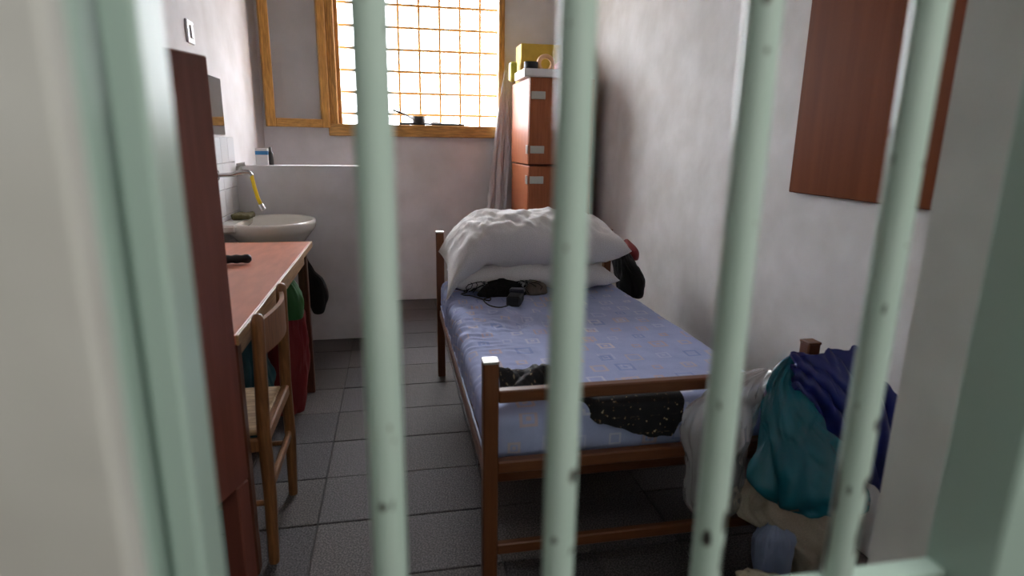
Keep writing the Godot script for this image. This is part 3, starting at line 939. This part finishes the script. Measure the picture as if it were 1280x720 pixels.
func bags():
	var st := new_st()
	# white translucent carrier hanging on the foot rail
	bag(st, [[0.262, 0.89, -1.41, 0.01, 0.008], [0.267, 0.89, -1.41, 0.045, 0.03], [0.31, 0.885, -1.41, 0.085, 0.045], [0.40, 0.885, -1.415, 0.095, 0.05], [0.52, 0.89, -1.42, 0.10, 0.04], [0.61, 0.92, -1.435, 0.10, 0.028], [0.66, 0.98, -1.455, 0.07, 0.016], [0.69, 1.04, -1.46, 0.02, 0.008]], 301, 0.03, 0.022, 11)
	single("plastic_bag", st, M.film, "thin whitish plastic bag left of the teal bag on the bed foot", "bag", "bags on the bed foot")
	# teal
	st = new_st()
	bag(st, [[0.338, 1.14, -1.28, 0.01, 0.01], [0.342, 1.14, -1.28, 0.07, 0.04], [0.375, 1.125, -1.28, 0.145, 0.07], [0.43, 1.095, -1.285, 0.15, 0.085], [0.50, 1.075, -1.315, 0.125, 0.08], [0.57, 1.075, -1.36, 0.098, 0.055], [0.65, 1.09, -1.43, 0.06, 0.032], [0.70, 1.115, -1.455, 0.028, 0.018], [0.735, 1.14, -1.46, 0.012, 0.008]], 311, 0.036, 0.010, 9)
	single("plastic_bag", st, M.teal, "bulging teal plastic bag hung on the bed's foot post", "bag", "bags on the bed foot")
	# navy, slung over the post to the right
	st = new_st()
	cloth(st, func(u: float, v: float):
		var n := navy_noise
		# outline: upper edge from the post to the right, lower edge falling away
		var top := Vector3(1.105, 0.735, -1.44).lerp(Vector3(1.32, 0.745, -1.45), min(1.0, u * 1.6)).lerp(Vector3(1.462, 0.585, -1.42), clamp((u - 0.6) / 0.4, 0.0, 1.0))
		var low := Vector3(1.10, 0.655, -1.405).lerp(Vector3(1.31, 0.40, -1.40), min(1.0, u * 1.5)).lerp(Vector3(1.45, 0.285, -1.40), clamp((u - 0.62) / 0.38, 0.0, 1.0))
		var p := top.lerp(low, v)
		var bulge := sin(u * PI) * sin(v * PI)
		p.z += 0.05 * bulge + 0.035 * (abs(n.get_noise_2d(u * 1.6 - v * 1.2, v * 0.9 + u)) - 0.25) + 0.008 * (abs(n.get_noise_2d(u * 3.4 - v * 2.4 + 9.0, v * 1.2)) - 0.25)
		p.y += 0.008 * n.get_noise_2d(u * 9.0, v)
		return p, 90, 70, 0.014)
	single("plastic_bag", st, M.navy, "dark navy blue plastic bag slung over the right foot post", "bag", "bags on the bed foot")
	# white bag peeping out between teal and navy
	st = new_st()
	bag(st, [[0.30, 1.29, -1.44, 0.01, 0.01], [0.31, 1.29, -1.44, 0.06, 0.035], [0.40, 1.28, -1.45, 0.075, 0.045], [0.50, 1.26, -1.46, 0.05, 0.03], [0.56, 1.25, -1.462, 0.02, 0.01]], 321, 0.015, 0.006)
	single("plastic_bag", st, M.white_plastic, "small white plastic bag peeping out between teal and navy bags", "bag", "bags on the bed foot")
	# beige cloth bundle below
	st = new_st()
	bag(st, [[0.03, 1.25, -1.39, 0.02, 0.02], [0.035, 1.25, -1.39, 0.09, 0.05], [0.10, 1.25, -1.395, 0.11, 0.055], [0.18, 1.21, -1.40, 0.14, 0.06], [0.27, 1.12, -1.405, 0.165, 0.055], [0.335, 1.09, -1.41, 0.12, 0.045], [0.375, 1.10, -1.42, 0.04, 0.02], [0.38, 1.10, -1.42, 0.005, 0.005]], 331, 0.028, 0.014, 6)
	single("cloth_bundle", st, M.beige, "crumpled beige cloth bundle below the teal bag", "cloth")
	st = new_st()
	bag(st, [[0.075, 1.07, -1.36, 0.01, 0.01], [0.08, 1.07, -1.36, 0.05, 0.03], [0.14, 1.065, -1.36, 0.062, 0.04], [0.21, 1.06, -1.36, 0.06, 0.035], [0.25, 1.06, -1.36, 0.02, 0.01]], 341, 0.014, 0.006)
	single("small_bag", st, M.paleblue, "pale blue bag tucked under the beige bundle", "bag")
	st = new_st()
	bag(st, [[0.0, 1.0, -1.19, 0.05, 0.05], [0.005, 1.0, -1.19, 0.15, 0.07], [0.10, 0.99, -1.19, 0.17, 0.085], [0.15, 0.985, -1.19, 0.15, 0.07], [0.19, 0.94, -1.19, 0.09, 0.04], [0.235, 0.875, -1.19, 0.03, 0.022], [0.25, 0.87, -1.19, 0.004, 0.004]], 351, 0.03, 0.012, 7)
	single("cloth_sack", st, M.cream, "cream sack on the floor in front of the bed's foot", "bag")
	# garment hanging at the far right of the bed
	st = new_st()
	bag(st, [[0.52, 1.25, -3.0, 0.02, 0.05], [0.53, 1.25, -3.0, 0.05, 0.14], [0.62, 1.235, -3.0, 0.055, 0.16], [0.70, 1.215, -3.02, 0.045, 0.13], [0.77, 1.20, -3.05, 0.02, 0.06], [0.79, 1.20, -3.06, 0.003, 0.01]], 361, 0.025, 0.01)
	single("dark_garment", st, M.black_soft, "dark bundled garment between pillow and right wall", "clothing")
	st = new_st()
	bag(st, [[0.70, 1.27, -3.06, 0.005, 0.02], [0.71, 1.27, -3.06, 0.03, 0.07], [0.76, 1.262, -3.06, 0.03, 0.08], [0.80, 1.25, -3.08, 0.012, 0.03], [0.81, 1.25, -3.08, 0.002, 0.004]], 371, 0.012, 0.005)
	single("red_cloth", st, M.bag_red, "small red cloth on the dark garment by the wall", "cloth")

	# under and behind the table
	st = new_st()
	bag(st, [[0.0, -0.70, -2.62, 0.05, 0.06], [0.005, -0.70, -2.62, 0.12, 0.16], [0.15, -0.69, -2.62, 0.135, 0.18], [0.35, -0.68, -2.62, 0.125, 0.17], [0.50, -0.68, -2.62, 0.09, 0.12], [0.58, -0.68, -2.62, 0.03, 0.04], [0.60, -0.68, -2.62, 0.004, 0.004]], 381, 0.02, 0.008)
	single("cloth_sack", st, M.dark_teal, "dark teal sack standing under the table", "bag")
	var t := thing("shopping_bag", "green and red bag standing under the far end of the table", "bag", Vector3(-0.52, 0.0, -2.95))
	st = new_st()
	bag(st, [[0.0, -0.55, -2.95, 0.05, 0.05], [0.005, -0.55, -2.95, 0.08, 0.09], [0.20, -0.54, -2.95, 0.095, 0.11], [0.36, -0.53, -2.95, 0.09, 0.10], [0.49, -0.53, -2.95, 0.085, 0.09], [0.50, -0.53, -2.95, 0.07, 0.08]], 391, 0.012, 0.004)
	part("body", st, M.bag_red, t, "red lower half")
	st = new_st()
	bag(st, [[0.485, -0.53, -2.95, 0.075, 0.08], [0.49, -0.53, -2.95, 0.088, 0.094], [0.58, -0.53, -2.95, 0.08, 0.085], [0.66, -0.54, -2.95, 0.05, 0.05], [0.68, -0.54, -2.95, 0.005, 0.005]], 392, 0.012, 0.004)
	part("top", st, M.bag_green, t, "green upper half")
	st = new_st()
	bag(st, [[0.38, -0.43, -3.35, 0.01, 0.01], [0.385, -0.43, -3.35, 0.03, 0.03], [0.46, -0.425, -3.35, 0.05, 0.04], [0.56, -0.43, -3.34, 0.045, 0.035], [0.64, -0.46, -3.30, 0.025, 0.02], [0.72, -0.465, -3.22, 0.012, 0.012], [0.765, -0.465, -3.205, 0.003, 0.003]], 395, 0.015, 0.006)
	single("small_bag", st, M.black_soft, "small black bag hanging at the far end of the table", "bag")

var navy_noise := noise3(611, 1.0, 1)

func small_things():
	# black ribbed roll on the table
	var st := new_st()
	var pts := []
	var rad := []
	for i in 25:
		var u := i / 24.0
		pts.append(Vector3(lerp(-0.80, -0.602, u), 0.8215, lerp(-2.66, -2.675, u)))
		rad.append(0.0195 - 0.0035 * (0.5 + 0.5 * cos(u * TAU * 5.0)) - (0.008 if i == 0 or i == 24 else 0.0))
	tube(st, pts, rad, 14)
	single("folding_umbrella", st, M.black, "black ribbed roll lying on the table", "umbrella")

	# black fuzzy garment before the pillows
	var t := thing("black_garment", "fuzzy black crumpled garment on the bed before the pillows", "clothing", Vector3(0.53, 0.575, -2.86))
	st = new_st()
	bag(st, [[0.572, 0.53, -2.86, 0.05, 0.04], [0.575, 0.53, -2.86, 0.12, 0.055], [0.605, 0.52, -2.86, 0.11, 0.055], [0.64, 0.515, -2.86, 0.08, 0.038], [0.66, 0.51, -2.86, 0.02, 0.015], [0.662, 0.51, -2.86, 0.003, 0.003]], 401, 0.03, 0.006, 5)
	part("body", st, M.black_soft, t)
	var rng := RandomNumberGenerator.new()
	rng.seed = 5
	st = new_st()
	for k in 60:
		var a := rng.randf() * TAU
		var c := Vector3(0.53 + 0.10 * cos(a) * rng.randf(), 0.61, -2.86 + 0.075 * sin(a) * rng.randf())
		var line := []
		for i in 8:
			var s := i / 7.0
			line.append(c + Vector3(cos(a) * s * 0.11 + 0.02 * sin(s * 9.0 + k), 0.045 * sin(s * PI) - 0.012 * s, sin(a) * s * 0.035 + 0.015 * cos(s * 7.0 + k * 2)))
		tube(st, line, 0.0022, 5)
	var fr := part("fringe", st, M.black_soft, t)
	fr.set_meta("kind", "stuff")
	# grey-brown scarf edge behind it
	st = new_st()
	bag(st, [[0.573, 0.695, -2.87, 0.03, 0.02], [0.577, 0.695, -2.87, 0.06, 0.04], [0.605, 0.695, -2.87, 0.058, 0.038], [0.635, 0.69, -2.87, 0.03, 0.02], [0.64, 0.69, -2.87, 0.004, 0.004]], 411, 0.02, 0.006)
	single("brown_sock", st, mat(s8(112, 100, 92), 0.9), "grey brown rolled sock beside the fuzzy black garment", "sock")

	# charger with its cable
	var ch := thing("phone_charger", "black charger with a thin looped cable on the blue mattress", "charger", Vector3(0.555, 0.58, -2.68))
	st = new_st()
	cbox(st, Vector3(0.545, 0.604, -2.67), Vector3(0.066, 0.048, 0.125), 0.008, Basis(Vector3.UP, -0.35))
	part("body", st, M.black, ch)
	st = new_st()
	cbox(st, Vector3(0.563, 0.632, -2.715), Vector3(0.07, 0.022, 0.05), 0.006, Basis(Vector3.UP, -0.35))
	part("cap", st, mat(s8(28, 32, 52), 0.3), ch)
	st = new_st()
	var cable := []
	for p in [Vector3(0.53, 0.592, -2.64), Vector3(0.47, 0.585, -2.60), Vector3(0.42, 0.584, -2.64), Vector3(0.405, 0.586, -2.74), Vector3(0.44, 0.590, -2.76), Vector3(0.425, 0.586, -2.72), Vector3(0.36, 0.585, -2.82), Vector3(0.31, 0.584, -2.86), Vector3(0.345, 0.588, -2.90), Vector3(0.29, 0.583, -2.99)]:
		cable.append(p)
	var cv := Curve3D.new()
	for i in cable.size():
		var d: Vector3 = (cable[min(i + 1, cable.size() - 1)] - cable[max(i - 1, 0)]) / 6.0
		cv.add_point(cable[i], -d, d)
	cv.bake_interval = 0.012
	tube(st, Array(cv.get_baked_points()), 0.003, 6)
	part("cable", st, M.black, ch)

	# printed shawl at the foot of the bed
	st = new_st()
	var n := noise3(501, 4.0, 3)
	cloth(st, func(u: float, v: float):
		var k: float = smoothstep(0.34, 0.52, u)
		var x: float = 0.295 + 0.535 * u
		# lying heap on the left, hanging strip over the mattress end on the right
		var heap := Vector3(x, 0.592 + 0.030 * sin(v * PI) * (0.6 + 0.9 * abs(sin(u * 14.0 + v * 3.0))) + 0.030 * n.get_noise_2d(u * 2.5, v * 0.8) * sin(v * PI), lerp(-1.80, -1.60, v))
		var drop: float = lerp(0.07, 0.125, smoothstep(0.5, 0.85, u)) * (1.0 - 0.35 * smoothstep(0.93, 1.0, u))
		var a: float = clamp(v / 0.3, 0.0, 1.0)
		var hang := Vector3(x, 0.593 - drop * max(0.0, (v - 0.2) / 0.8), lerp(-1.60, -1.527, a))
		hang.z += (0.008 * sin(u * 55.0) * v + 0.008 * n.get_noise_2d(u * 8.0, v * 4.0)) * v * 0.6
		return heap.lerp(hang, k), 60, 18, 0.006)
	single("shawl", st, M.shawl, "black shawl with pale print heaped at the foot of the bed", "shawl")
